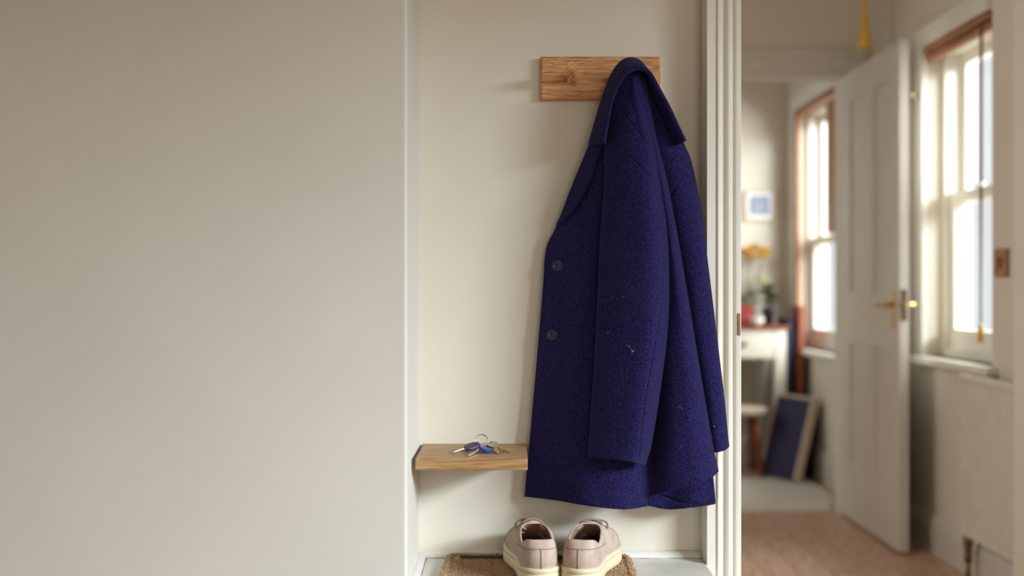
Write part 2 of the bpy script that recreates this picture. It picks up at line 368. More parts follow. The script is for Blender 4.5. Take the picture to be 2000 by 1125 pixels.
# ------------------------------------------------------------------ shelf
SZ = 0.7262; YF = 1.935
xa = (811-1000)/F*YF; xb = (1030.5-1000)/F*YF
sh = thing('wall_shelf', ((xa+xb)/2, 2.119, SZ-0.0215), 'small pale oak floating shelf holding the keys', 'shelf')
MB().rbox(xa, xb, YF, 2.1188, SZ-0.0215, SZ, 0.0016).build('shelf_board', M['oak_shelf'], sh)

# ------------------------------------------------------------------ coat
def cr(Pn, t):
    """Catmull-Rom through Pn (n, ...), t in index units"""
    n = len(Pn); ext = np.concatenate([[2*Pn[0]-Pn[1]], Pn, [2*Pn[-1]-Pn[-2]]])
    i = np.clip(np.floor(t).astype(int), 0, n-2); f = (t-i).reshape((-1,)+(1,)*(Pn.ndim-1))
    a, b, c, d = ext[i], ext[i+1], ext[i+2], ext[i+3]
    return 0.5*(2*b+(c-a)*f+(2*a-5*b+4*c-d)*f**2+(3*b-a-3*c+d)*f**3)
def edge_samples(n, e=(0, .002, .005, .009, .014, .02, .03)):
    e = np.array(e); return np.concatenate([e, np.linspace(0.042, 0.958, n), 1-e[::-1]])
def seg_dist(X, Y, line):
    d = np.full(X.shape, 1e9); sgn = np.zeros(X.shape)
    for (ax, ay), (bx, by_) in zip(line[:-1], line[1:]):
        dx, dy = bx-ax, by_-ay; t = np.clip(((X-ax)*dx+(Y-ay)*dy)/(dx*dx+dy*dy), 0, 1)
        e = np.hypot(X-ax-t*dx, Y-ay-t*dy); d = np.minimum(d, e)
    return d
def smooth_line(pts, n=40):
    p = np.array(pts, float); return [tuple(q) for q in cr(p, np.linspace(0, len(p)-1-1e-6, n))]
def sheet(net, nu, nv, t=6.0, grooves=(), wob=0.0, ridges=()):
    """net[row][col] = (px, py, mm off the wall) -> closed thick cloth sheet as MB"""
    N = np.array(net, float); m, k = N.shape[:2]
    us = edge_samples(nu); vs = edge_samples(nv, (0, .0008, .002, .0035, .0055, .008, .012))
    R = cr(N, vs*(m-1)); S = np.transpose(cr(np.transpose(R, (1, 0, 2)), us*(k-1)), (1, 0, 2))
    X, Yp, h = S[..., 0], S[..., 1], S[..., 2].copy()
    for line, dep, wd in grooves: h -= dep*np.exp(-(seg_dist(X, Yp, smooth_line(line))/wd)**2)
    for line, dep, wd in ridges: h += dep*np.exp(-(seg_dist(X, Yp, smooth_line(line))/wd)**2)
    if wob: h += wob*(np.sin(X*0.045+Yp*0.011+1.0)*np.sin(Yp*0.017+0.4)+0.5*np.sin(X*0.021-Yp*0.031))
    Yd = 2.119-h/1000
    Q = np.stack([(X-1000)/F*Yd, Yd, H-(Yp-562.5)/F*Yd], -1)
    du = np.gradient(Q, axis=1); dv = np.gradient(Q, axis=0); n = np.cross(du, dv)
    n /= (np.linalg.norm(n, axis=-1, keepdims=True)+1e-12)
    lu = np.linalg.norm(np.diff(Q, axis=1), axis=-1); lv = np.linalg.norm(np.diff(Q, axis=0), axis=-1)
    z = np.zeros((Q.shape[0], 1)); cu = np.concatenate([z, np.cumsum(lu, 1)], 1); eu = np.minimum(cu, cu[:, -1:]-cu)
    z = np.zeros((1, Q.shape[1])); cv = np.concatenate([z, np.cumsum(lv, 0)], 0); ev = np.minimum(cv, cv[-1:]-cv)
    d = np.minimum(eu, ev)/(t/2000.0); fct = np.sqrt(np.clip(1-(1-np.clip(d, 0, 1))**2, 0, 1))[..., None]
    A = Q+n*fct*t/2000; B = Q-n*fct*t/2000
    nr, nc = Q.shape[:2]
    idx = np.arange(nr*nc).reshape(nr, nc); f = []
    a = idx[:-1, :-1].ravel(); b = idx[:-1, 1:].ravel(); c_ = idx[1:, 1:].ravel(); e = idx[1:, :-1].ravel()
    mb = MB()
    f1 = list(zip(a.tolist(), b.tolist(), c_.tolist(), e.tolist())); off = nr*nc
    f2 = [(q[3]+off, q[2]+off, q[1]+off, q[0]+off) for q in f1]
    mb.add(np.concatenate([A.reshape(-1, 3), B.reshape(-1, 3)]), f1+f2, True)
    return mb
ct = thing('wool_coat', P(1225, 985, 2.03), 'navy blue wool coat hanging by its collar from the oak rack', 'coat')
# body front with the buttons, seen on the left
front = [
 [(1166,232,46),(1180,232,62),(1198,232,76),(1225,232,76),(1250,232,60)],
 [(1149,290,38),(1163,291,54),(1184,293,74),(1225,295,76),(1266,295,60)],
 [(1121,360,32),(1142,361,54),(1176,362,82),(1230,363,80),(1282,362,58)],
 [(1086,445,26),(1115,447,54),(1168,449,90),(1232,450,86),(1297,450,56)],
 [(1067,487,24),(1104,489,55),(1165,491,93),(1234,492,88),(1302,490,58)],
 [(1061,560,24),(1102,561,58),(1162,562,98),(1236,563,94),(1303,560,60)],
 [(1050,690,25),(1095,692,62),(1156,694,106),(1232,695,102),(1299,690,70)],
 [(1036,850,26),(1086,853,66),(1150,856,112),(1222,858,118),(1282,852,84)],
 [(1029,925,27),(1083,930,68),(1148,936,115),(1220,941,123),(1270,935,94)],
 [(1025,970,27),(1083,977,69),(1148,988,116),(1218,995,124),(1264,989,96)]]
sheet(front, 60, 150, 6, ridges=[([(1158,440),(1150,540),(1130,660),(1121,770),(1116,860)], 2.2, 13), ([(1190,900),(1205,990)], 2, 20)],
      grooves=[], wob=1.0).build('body_front', M['wool'], ct)
lapel = [
 [(1158,262,50),(1174,266,68),(1184,270,82)],
 [(1147,292,46),(1160,297,66),(1170,302,78)],
 [(1130,333,42),(1145,336,61),(1160,337,78)],
 [(1112,378,38),(1127,380,57),(1141,379,73)],
 [(1097,418,35),(1108,418,50),(1118,412,61)],
 [(1087,440,33),(1094,437,41),(1099,432,47)]]
sheet(lapel, 24, 50, 5).build('lapel', M['wool'], ct)
# inner layer that shows below the back flap
inner = [
 [(1255,880,44),(1300,880,52),(1345,880,60),(1390,870,60)],
 [(1260,930,46),(1305,930,52),(1350,925,64),(1392,915,66)],
 [(1263,960,48),(1305,962,48),(1352,958,70),(1395,950,68)],
 [(1266,988,52),(1305,995,58),(1352,991,76),(1398,983,70)]]
sheet(inner, 50, 50, 6, grooves=[([(1285,966),(1310,974),(1334,982),(1375,986),(1395,985)], 5, 3.0)]).build('inner_hem', M['wool'], ct)
# far sleeve with its shoulder
far = [
 [(1234,122,64),(1246,124,68),(1258,130,66),(1266,137,56)],
 [(1241,155,82),(1262,160,84),(1280,172,76),(1290,184,58)],
 [(1252,205,80),(1280,208,86),(1302,220,76),(1315,235,58)],
 [(1266,275,76),(1298,275,86),(1322,278,76),(1336,284,58)],
 [(1280,335,70),(1312,330,86),(1337,326,76),(1351,322,58)],
 [(1292,420,64),(1328,416,90),(1355,414,88),(1368,412,64)],
 [(1312,540,64),(1348,537,94),(1372,534,93),(1383,530,70)],
 [(1334,680,66),(1368,677,98),(1391,674,97),(1400,670,76)],
 [(1356,790,68),(1386,787,101),(1405,784,100),(1413,780,80)],
 [(1368,855,70),(1394,855,103),(1412,853,102),(1420,850,84)],
 [(1372,886,70),(1398,884,103),(1414,880,102),(1423,873,86)]]
sheet(far, 60, 320, 6, grooves=[([(1355,318),(1335,342),(1316,372),(1303,398)], 2.2, 1.8), ([(1302,398),(1297,412)], 2, 3)], wob=0.8).build('sleeve', M['wool'], ct)
# back flap hanging as a deep fold
back = [
 [(1222,127,70),(1230,126,80),(1240,126,84),(1248,127,80),(1254,129,70)],
 [(1226,155,80),(1236,155,94),(1246,155,102),(1253,155,100),(1259,156,86)],
 [(1232,210,70),(1246,210,88),(1256,209,104),(1263,208,104),(1269,206,86)],
 [(1240,280,58),(1256,279,84),(1267,277,106),(1275,275,105),(1281,272,86)],
 [(1252,340,50),(1270,339,84),(1283,337,110),(1290,335,108),(1296,332,86)],
 [(1262,420,42),(1284,419,84),(1299,416,116),(1307,413,114),(1312,410,90)],
 [(1268,520,36),(1290,519,92),(1312,516,124),(1323,513,121),(1330,510,94)],
 [(1268,650,32),(1294,650,108),(1326,648,134),(1343,645,129),(1352,642,100)],
 [(1264,780,30),(1294,781,116),(1336,780,142),(1362,776,134),(1374,773,102)],
 [(1260,880,32),(1292,884,120),(1344,886,146),(1378,881,136),(1392,875,104)],
 [(1259,930,36),(1293,932,121),(1348,920,147),(1383,907,137),(1397,898,105)],
 [(1259,974,40),(1295,963,121),(1350,947,147),(1387,934,138),(1402,922,106)]]
sheet(back, 60, 150, 6, wob=1.2).build('back_panel', M['wool'], ct)
# near sleeve, from shoulder to cuff
near = [
 [(1216,128,80),(1222,128,86),(1234,127,90),(1243,127,92),(1250,128,90),(1253,129,80)],
 [(1206,155,78),(1213,155,92),(1231,153,101),(1245,152,104),(1253,151,97),(1256,151,84)],
 [(1192,200,78),(1200,200,94),(1229,199,112),(1247,198,114),(1256,197,106),(1259,197,92)],
 [(1184,255,78),(1193,255,98),(1226,253,124),(1251,250,126),(1264,248,112),(1268,247,96)],
 [(1182,305,82),(1190,305,104),(1225,303,131),(1257,299,138),(1272,297,118),(1277,296,100)],
 [(1182,348,87),(1189,348,110),(1225,347,139),(1262,345,150),(1280,344,125),(1285,343,105)],
 [(1175,450,97),(1182,450,122),(1225,450,153),(1271,450,168),(1296,450,134),(1301,450,111)],
 [(1170,560,104),(1177,560,129),(1224,560,161),(1273,560,176),(1300,560,141),(1305,560,118)],
 [(1166,650,108),(1173,650,133),(1220,650,165),(1269,650,180),(1296,650,145),(1301,650,122)],
 [(1160,750,112),(1167,750,136),(1212,750,166),(1259,750,180),(1284,750,147),(1289,750,126)],
 [(1153,850,116),(1160,850,139),(1204,853,166),(1246,857,178),(1267,858,148),(1272,858,130)],
 [(1149,892,118),(1156,893,140),(1198,898,165),(1235,903,176),(1253,908,149),(1259,907,132)]]
sheet(near, 110, 420, 6, grooves=[([(1292,500),(1291,560),(1280,650),(1260,768),(1245,895)], 2.4, 1.7),
      ([(1200,303),(1207,299),(1220,302),(1236,313),(1252,327),(1269,345)], 2.4, 1.9),
      ([(1213,215),(1230,237),(1249,262),(1262,284),(1273,310)], 2.2, 1.9)], wob=1.0,
      ridges=[([(1238,160),(1243,200),(1258,260),(1272,320)], 4, 6)]).build('sleeve', M['wool'], ct)
# collar: one strip twisting from upper side (left) to under side (right)
AB = [((1151,284,50),(1181,281,118)), ((1163,241,50),(1188,238,120)), ((1178,193,54),(1196,197,122)), ((1194,150,58),(1209,166,124)),
      ((1211,124,64),(1224,146,126)), ((1229,115,70),(1241,137,126)), ((1246,119,72),(1256,137,126)), ((1257,133,74),(1272,147,124)),
      ((1264,165,76),(1289,173,122)), ((1279,206,76),(1309,208,120)), ((1299,248,74),(1327,246,116)), ((1321,284,72),(1341,275,110))]
cn = []
for A_, B_ in AB:
    A_, B_ = np.array(A_, float), np.array(B_, float)
    cn.append([A_, A_*0.66+B_*0.34+np.array([0, 0, 9]), A_*0.3+B_*0.7+np.array([0, 0, 8]), B_])
sheet(cn, 30, 110, 8).build('collar', M['wool'], ct)
def on_net(net, px, py):
    N = np.array(net, float); best = None
    us = np.linspace(0, N.shape[1]-1-1e-6, 80); vs = np.linspace(0, N.shape[0]-1-1e-6, 200)
    S = np.transpose(cr(np.transpose(cr(N, vs), (1, 0, 2)), us), (1, 0, 2))
    d = np.hypot(S[..., 0]-px, S[..., 1]-py); i = np.unravel_index(np.argmin(d), d.shape); h = S[i][2]
    return h
for px, py in ((1090, 519), (1079, 654)):
    h = on_net(front, px, py)+4; c0 = Vector(P(px, py, 2.119-h/1000))
    R_ = Matrix.Translation(c0) @ Matrix.Rotation(math.radians(-24), 4, 'Z') @ Matrix.Rotation(PI/2, 4, 'X')
    mb = MB().lathe([(0.0001, 0.0018), (0.0072, 0.0018), (0.0080, 0.0030), (0.0096, 0.0040), (0.0106, 0.0034), (0.0109, 0.0022), (0.0106, 0.0008), (0.0096, 0.0)], (0, 0, 0), 'z', 32)
    bo = mb.xform(R_).build('button', M['button'], ct)
    th = MB()
    for sx in (-1, 1):
        for sy in (-1, 1): th.lathe([(0.0009, 0.0015), (0.0009, 0.0022), (0.0001, 0.0023)], (sx*0.0019, sy*0.0019, 0), 'z', 8)
    th.xform(R_).build('thread', M['thread'], bo)
rnd = random.Random(3)
def lint(px, py, net, L, ang, rr=0.00017, extra=5):
    h = on_net(net, px, py)+extra; pts = []
    for k in range(6):
        s = (k/5-0.5)*L; b = rnd.uniform(-.12, .12)*L
        pts.append(P(px+s*math.cos(ang)-b*math.sin(ang), py+s*math.sin(ang)+b*math.cos(ang), 2.119-(h+rnd.uniform(0, 0.6))/1000))
    MB().tube(pts, rr, 5).build('lint_fibre', M['lint'], ct)
for a in ((1231,680,10,1.0), (1227,676,9,.4), (1234,687,8,1.5), (1190,645,18,-1.1), (1181,587,7,-.5), (1217,579,6,.3), (1229,674,6,-1)):
    lint(a[0], a[1], near, a[2], a[3])
for a in ((1330,797,10,.9), (1325,794,9,-.6), (1329,874,9,-.8)): lint(*a[:2], back, a[2], a[3])
def speck(px, py, net, r_):
    h = on_net(net, px, py)+4; MB().lathe([(r_*.3, -r_), (r_*.9, -r_*.4), (r_, 0.2*r_), (r_*.4, r_)], P(px, py, 2.119-h/1000), 'z', 8).build('lint_speck', M['lint'], ct)
speck(1123, 739, front, 0.0014); speck(1394, 833, far, 0.0012); speck(1236, 686, near, 0.0016)

# ------------------------------------------------------------------ keys
kb = thing('key_bunch', (-0.057, 2.03, SZ), 'bunch of keys on a steel ring lying on the oak shelf', 'keys')
def shelf_pt(px, py, dz):  # point dz above the shelf top seen at (px, py)
    Y = (H-SZ-dz)*F/(py-562.5); return Vector(P(px, py, Y))
def frame(a, b, roll=0.0):
    d = (b-a).normalized(); s = d.cross(Vector((0, 0, 1))).normalized(); n = s.cross(d)
    s2 = s*math.cos(roll)+n*math.sin(roll); n2 = s2.cross(d)
    m = Matrix((s2, d, n2)).transposed().to_4x4(); m.translation = a; return m
def key(tip, head, hmat, bmat, hw=0.010, hl=0.014, th=0.0022, cap=0.0, roll=0.0, name='key'):
    L = (tip-head).length; Mx = frame(head, tip, roll)
    # head: oval plate with a hole
    n = 28; out = []; inn = []
    for k in range(n):
        t = 2*PI*k/n; e = 0.78
        cx, sy = math.cos(t), math.sin(t)
        out.append((hw*math.copysign(abs(cx)**e, cx), hl*math.copysign(abs(sy)**e, sy))); inn.append((0.0022*cx, -hl*0.55+0.0022*sy))
    v = []; tt = th+cap
    for z, sc in ((-tt/2, .94), (-tt/4, 1), (tt/4, 1), (tt/2, .94)): v += [(p[0]*sc, p[1]*sc, z) for p in out]
    v += [(p[0], p[1], -tt/2) for p in inn]+[(p[0], p[1], tt/2) for p in inn]
    f = []
    for k in range(n):
        j = (k+1) % n
        for r_ in range(3): f.append((r_*n+k, r_*n+j, (r_+1)*n+j, (r_+1)*n+k))
        f += [(3*n+k, 3*n+j, 5*n+j, 5*n+k), (j, k, 4*n+k, 4*n+j), (4*n+k, 4*n+j, 5*n+j, 5*n+k)]
    ko = MB().add(v, f).xform(Mx).build(name, hmat, kb)
    if bmat:
        w_ = 0.0034; pts = [(-w_, hl*0.8)]
        yy = hl*0.8+0.004; k = 0
        while yy < L-0.003:
            pts += [(-w_, yy), (-w_+0.0011*(1+k % 2), yy+0.0012), (-w_, yy+0.0024)]; yy += 0.0034; k += 1
        pts += [(-w_*0.6, L-0.001), (0, L), (w_*0.6, L-0.001), (w_, L-0.003), (w_, hl*0.8)]
        b = MB().prism(pts, 'z', -th/2, th/2)
        b.box(0.0006, 0.0014, hl*0.8, L-0.004, th/2, th/2+0.0004)
        b.xform(Mx).build('blade', bmat, ko)
key(shelf_pt(884.5, 885, .0025), shelf_pt(922, 872, .0115), M['black_plastic'], M['steel'], .0105, .0165, .0022, .0030, 0.25)
key(shelf_pt(914, 890, .0020), shelf_pt(940, 873, .0080), M['steel'], M['steel'], .0095, .012, .0024, 0, -0.1)
key(shelf_pt(903, 880, .0020), shelf_pt(938, 871, .0060), M['steel'], M['steel'], .0095, .012, .0022, 0, -0.1)
key(shelf_pt(966, 888, .0020), shelf_pt(947.5, 877.5, .0065), M['blue_plastic'], None, .0095, .0150, .0022, .0030, 0.15, 'blue_tag')
key(shelf_pt(975, 886, .0020), shelf_pt(955, 873, .0070), M['steel'], M['steel'], .0095, .012, .0022, 0, 0.1)
key(shelf_pt(983, 882, .0022), shelf_pt(956, 869, .0100), M['steel'], M['brass'], .0095, .012, .0022, 0, 0.2)
key(shelf_pt(996, 883, .0020), shelf_pt(964, 868, .0120), M['steel'], M['brass'], .0105, .013, .0022, 0, -0.2)
rc = Vector(P(940.5, 862, 2.035)); rr = 0.0122; pts = []
for k in range(72):
    t = 2*PI*k/36; pts.append(rc+Vector((rr*math.cos(t), 0.004*math.sin(t)+0.0008*(k/72), rr*math.sin(t))))
MB().tube(pts, 0.0010, 8).build('key_ring', M['steel'], kb)

# ------------------------------------------------------------------ shoe mat
MT = LZ+0.0128
mw, m0, m1 = 0.176, 1.735, 2.094
mat_x = 0.047
mt = thing('door_mat', (mat_x, (m0+m1)/2, LZ), 'brown coir door mat with a tan border on the white ledge', 'door mat')
mt.rotation_euler.z = math.radians(-1.2)
def local(mb, name, mat, parent):   # vertices already local to the root
    me = mb.mesh(name); me.materials.append(mat); o = bpy.data.objects.new(name, me); COL.objects.link(o); o.parent = parent; return o
hw, hd = mw, (m1-m0)/2
def rrect(w_, d_, rad, n=8):
    p = []
    for cx, cy, a0 in ((w_-rad, d_-rad, 0), (-w_+rad, d_-rad, PI/2), (-w_+rad, -d_+rad, PI), (w_-rad, -d_+rad, 1.5*PI)):
        p += [(cx+rad*math.cos(a0+PI/2*k/n), cy+rad*math.sin(a0+PI/2*k/n)) for k in range(n+1)]
    return p
local(MB().prism(rrect(hw-0.010, hd-0.010, 0.008), 'z', 0.0, 0.0085), 'mat_body', M['coir'], mt)
local(MB().tube([(x, y, 0.0062) for x, y in rrect(hw-0.006, hd-0.006, 0.014)], 0.0062, 10, True), 'border', M['mat_border'], mt)
local(MB().rbox(-hw+0.026, hw-0.026, hd-0.034, hd-0.013, 0.006, 0.0098, 0.001), 'dark_band', M['coir_dark'], mt)
def pile(name, mat, x0, x1, y0, y1, z, n, hgt):
    rg = np.random.RandomState(5); mb = MB(); vs = []; fs = []
    for i in range(n):
        x, y = rg.uniform(x0, x1), rg.uniform(y0, y1); a = rg.uniform(0, 2*PI); s = 0.0007
        dx, dy = s*math.cos(a), s*math.sin(a); lx, ly = rg.normal(0, 0.0014, 2); h = hgt*rg.uniform(.5, 1.2)
        b = len(vs); vs += [(x-dx, y-dy, z), (x+dx, y+dy, z), (x+lx, y+ly, z+h)]; fs.append((b, b+1, b+2))
    me = bpy.data.meshes.new(name); me.from_pydata(vs, [], fs); me.materials.append(mat)
    o = bpy.data.objects.new(name, me); COL.objects.link(o); o.parent = mt; o['kind'] = 'stuff'; return o
pile('coir_pile', M['coir'], -hw+0.014, hw-0.014, -hd+0.014, hd-0.036, 0.0083, 22000, 0.0045)
pile('dark_pile', M['coir_dark'], -hw+0.027, hw-0.027, hd-0.034, hd-0.013, 0.0096, 4500, 0.003)
rg = np.random.RandomState(9); vs = []; fs = []
bp = rrect(hw-0.006, hd-0.006, 0.014, 6)
for i in range(9000):
    k = rg.randint(len(bp)); a, b = bp[k], bp[(k+1) % len(bp)]; L = math.hypot(b[0]-a[0], b[1]-a[1])
    if L < 0.02 and rg.rand() > 0.12: k = [6, 13, 20, 27][rg.randint(4)]; a, b = bp[k], bp[(k+1) % len(bp)]
    t = rg.rand(); th = rg.uniform(-0.3, PI+0.3); L = math.hypot(b[0]-a[0], b[1]-a[1]); nx, ny = (b[1]-a[1])/L, -(b[0]-a[0])/L
    c0 = np.array([a[0]+(b[0]-a[0])*t+nx*.0062*math.cos(th), a[1]+(b[1]-a[1])*t+ny*.0062*math.cos(th), 0.0062+.0062*math.sin(th)])
    o_ = np.array([nx*math.cos(th), ny*math.cos(th), math.sin(th)])*0.0022+rg.normal(0, .0009, 3); w_ = rg.normal(0, .0006, 3)
    n0 = len(vs); vs += [tuple(c0-w_), tuple(c0+w_), tuple(c0+o_)]; fs.append((n0, n0+1, n0+2))
me = bpy.data.meshes.new('border_pile'); me.from_pydata(vs, [], fs); me.materials.append(M['mat_border'])
o = bpy.data.objects.new('border_pile', me); COL.objects.link(o); o.parent = mt; o['kind'] = 'stuff'

# ------------------------------------------------------------------ shoes (heels to the camera)
LSH = 0.236
def sstep(a, b, x): t = np.clip((x-a)/(b-a), 0, 1); return t*t*(3-2*t)
def half_w(s):
    b = np.interp(s, [0, .15, .4, .68, .82, 1], [.0325, .0325, .0335, .0435, .0435, .0435])
    e = np.ones_like(s)
    e = np.where(s < .15, np.sqrt(np.clip(1-((.15-s)/.15)**2, 0, 1)), e)
    e = np.where(s > .70, np.sqrt(np.clip(1-((s-.70)/.30)**2.3, 0, 1)), e)
    return b*e
def shoe(side, label, loc, yaw):
    rt = thing('sneaker', loc, label, 'shoe', 'pair of taupe sneakers on the mat'); rt.rotation_euler.z = yaw
    n = 72; th = np.linspace(0, 2*PI, n, endpoint=False); s = (1-np.cos(th))/2; sg = np.sign(np.sin(th)+1e-12)
    cx = side*0.007*sstep(.35, .95, s)          # toe box leans to the outside of the pair's inner line
    fx = cx+sg*half_w(s); fy = s*LSH
    # sole: side wall with a groove and a lip
    rings = [(0.0, .000), (.0035, .0005), (.0045, .003), (.0042, .017), (.0030, .018), (.0030, .0192), (.0042, .0202), (.0040, .0262), (.0022, .0280), (-.004, .0282)]
    v = []
    def ring(off, z):
        nx = np.gradient(fy); ny = -np.gradient(fx)
        tx = np.roll(fx, -1)-np.roll(fx, 1); ty = np.roll(fy, -1)-np.roll(fy, 1); l = np.hypot(tx, ty)+1e-9
        nx, ny = ty/l, -tx/l
        return np.stack([fx+nx*off, fy+ny*off, np.full(n, z)+0.010*sstep(.72, 1.0, s)*(1 if z < .01 else .3)], 1)
    rr_ = [ring(o_, z) for o_, z in rings]
    f = [(i*n+k, i*n+(k+1) % n, (i+1)*n+(k+1) % n, (i+1)*n+k) for i in range(len(rr_)-1) for k in range(n)]
    mb = MB().add(np.concatenate(rr_), f, True); mb.add(rr_[0], [tuple(range(n))]); mb.add(rr_[-1], [tuple(range(n))])
    local(mb, 'sole', M['rubber'], rt)
    # upper: from sole edge to the top line
    so = .050+.40*s; ox = cx*0.6+sg*0.0305*np.abs(np.sin(th))**np.where(s < .5, .55, .8); oy = so*LSH
    oz = .074-.013*np.exp(-((s-.42)/.22)**2)+.010*sstep(.55, 1, s)
    fz = np.full(n, .026)
    k = sstep(.35, .75, s)
    Cx = fx*(1.05-.02*k)+cx*0; Cy = fy*(1-k)+(fy*.985)*k-.006*(1-sstep(0, .2, s)); Cz = .054*(1-k)+.060*k
    vv = np.linspace(0, 1, 22); rows = []
    for t in vv:
        a, b, c_ = (1-t)**2, 2*t*(1-t), t*t
        rows.append(np.stack([a*fx+b*Cx+c_*ox, a*fy+b*Cy+c_*oy, a*fz+b*Cz+c_*oz], 1))
    O = rows[-1]; cen = np.array([0, .25*LSH, 0])
    inw = cen-O; inw[:, 2] = 0; inw /= np.linalg.norm(inw, axis=1, keepdims=True)+1e-9
    rim = [O+inw*.0012+[0, 0, .0014], O+inw*.0030+[0, 0, .0014], O+inw*.0042]
    allr = rows+rim
    f = [(i*n+q_, i*n+(q_+1) % n, (i+1)*n+(q_+1) % n, (i+1)*n+q_) for i in range(len(allr)-1) for q_ in range(n)]
    up = local(MB().add(np.concatenate(allr), f, True), 'upper', M['suede'], rt)
    # lining down to the insole
    ins = np.stack([fx*.78, fy*.80+.014, np.full(n, .032)], 1); lr = []
    R0 = rim[-1]
    for t in np.linspace(0, 1, 10):
        bul = np.array(inw)*-.004*math.sin(PI*t); lr.append(R0*(1-t)+ins*t+bul-[0, 0, 0.006*math.sin(PI*t)])
    f = [(i*n+q_, i*n+(q_+1) % n, (i+1)*n+(q_+1) % n, (i+1)*n+q_) for i in range(9) for q_ in range(n)]
    mb = MB().add(np.concatenate(lr), f, True); mb.add(lr[-1], [tuple(range(n))]); local(mb, 'lining', M['shoe_lining'], rt)
    # seams: along the padded collar and down the heel
    def on(t, j, out=.0004):
        i = t*21; a = int(min(i, 20)); g = i-a; p = rows[a][j % n]*(1-g)+rows[a+1][j % n]*g
        d = p-np.array([0, .06, p[2]]); d /= np.linalg.norm(d); return p+d*out
    MB_ = MB().tube([on(.70-.06*abs(j)/16, j) for j in range(-17, 18)], .0007, 6); local(MB_, 'collar_seam', M['seam'], up)
    local(MB().tube([on(t, 0) for t in np.linspace(0.02, .70, 14)], .0008, 6), 'heel_seam', M['seam'], up)
    for q_ in (1, -1):
        local(MB().tube([on(t, q_*int(24+6*t)) for t in np.linspace(0.05, .95, 12)], .0006, 6), 'quarter_seam', M['seam'], up)
    # tongue standing in the throat
    tg = []
    for i in range(9):
        t = i/8; y = LSH*.455-.004+.055*t; z = .0885-.004*t-.018*t*t; w_ = .019-.004*t
        for j in range(7):
            u = j/6*2-1; tg.append((cx[n//2]*.6+u*w_, y+.006*u*u*(1-t), z-.007*u*u))
    top = [(i*7+j, i*7+j+1, (i+1)*7+j+1, (i+1)*7+j) for i in range(8) for j in range(6)]
    lo = [(p[0], p[1]+.001, p[2]-.004) for p in tg]; m_ = len(tg)
    bd = [i for i in range(7)]+[i*7+6 for i in range(1, 9)]+[56+j for j in range(5, -1, -1)]+[i*7 for i in range(7, 0, -1)]
    mb = MB().add(tg+lo, top+[tuple(q+m_ for q in g)[::-1] for g in top]+[(bd[i], bd[(i+1) % len(bd)], bd[(i+1) % len(bd)]+m_, bd[i]+m_) for i in range(len(bd))], True)
    local(mb, 'tongue', M['suede'], rt)
    # eyelet flaps beside the throat and the laces
    for q_ in (-1, 1):
        fl = MB(); pts = []
        for i in range(7):
            t = i/6; y = LSH*(.43+.21*t); z = .083-.019*t-.010*t*t
            pts += [(cx[n//2]*.7+q_*(.0125+.002*t), y, z+.0035), (cx[n//2]*.7+q_*(.024+.004*t), y-.004, z-.0060), (cx[n//2]*.7+q_*(.0265+.004*t), y-.004, z-.0110), (cx[n//2]*.7+q_*.013, y, z-.002)]
        f = [(i*4+a, i*4+(a+1) % 4, (i+1)*4+(a+1) % 4, (i+1)*4+a) for i in range(6) for a in range(4)]+[(0, 1, 2, 3), (24, 25, 26, 27)]
        local(fl.add(pts, f), 'eyelet_flap', M['suede'], rt)
    for i in range(4):
        y = LSH*(.485+.05*i); z = .0905-.0055*i-.0012*i*i
        pts = [(cx[n//2]*.7+u*.021, y+.003*math.sin(u*2+i), z-.0085*u*u) for u in np.linspace(-1, 1, 9)]
        local(MB().tube(pts, .0017, 6), 'lace', M['lace'], rt)
    for q_ in (1, .55):
        pts = [(cx[n//2]*.7+side*(.006+.024*math.sin(PI*t*.9)*q_), LSH*(.47+.05*q_)+.012*math.sin(2*PI*t), .0885-.018*t*q_-.008*t*t) for t in np.linspace(0, 1, 14)]
        local(MB().tube(pts, .0016, 6), 'lace', M['lace'], rt)
    return rt
shoe(-1, 'taupe suede sneaker with cream sole, the left one of the pair', ((1057-1000)/F*1.865, 1.868, MT), math.radians(4.5))
shoe(1, 'taupe suede sneaker with cream sole, the right one of the pair', ((1129-1000)/F*1.865, 1.868, MT), math.radians(-13))

# ------------------------------------------------------------------ hall: open door
dr = struct(empty('door_1', (1.51, 4.92, 0.0)))
dx0, dx1, dy0, dy1, dz0, dz1 = 1.493, 1.529, 4.18, 4.915, 0.012, 1.985
lv = MB(); st = 0.105
lv.box(dx0, dx1, dy0, dy0+st, dz0, dz1); lv.box(dx0, dx1, dy1-st, dy1, dz0, dz1)
for a, b in ((dz0, 0.25), (0.80, 1.00), (dz1-0.115, dz1)): lv.box(dx0, dx1, dy0+st, dy1-st, a, b)
ym = (dy0+dy1)/2
for a, b in ((0.25, 0.80), (1.00, dz1-0.115)): lv.box(dx0, dx1, ym-0.05, ym+0.05, a, b)
lv.build('door_leaf', M['door_white'], dr)
for a, b in ((dy0+st, ym-0.05), (ym+0.05, dy1-st)):
    for c_, d in ((0.25, 0.80), (1.00, dz1-0.115)):
        p = MB().box(dx0+0.013, dx1-0.013, a, b, c_, d).build('door_panel', M['door_white'], dr)
        mo = MB()
        for (y0, y1, z0, z1) in ((a, a+.016, c_, d), (b-.016, b, c_, d), (a+.016, b-.016, c_, c_+.016), (a+.016, b-.016, d-.016, d)): mo.box(dx0+0.003, dx0+0.013, y0, y1, z0, z1)
        mo.build('panel_moulding', M['door_white'], p)
hy = 4.245; hz = 0.965
ha = MB().rbox(dx0-0.004, dx0, hy-0.02, hy+0.02, hz-0.095, hz+0.055, 0.0015).build('handle_plate', M['brass'], dr)
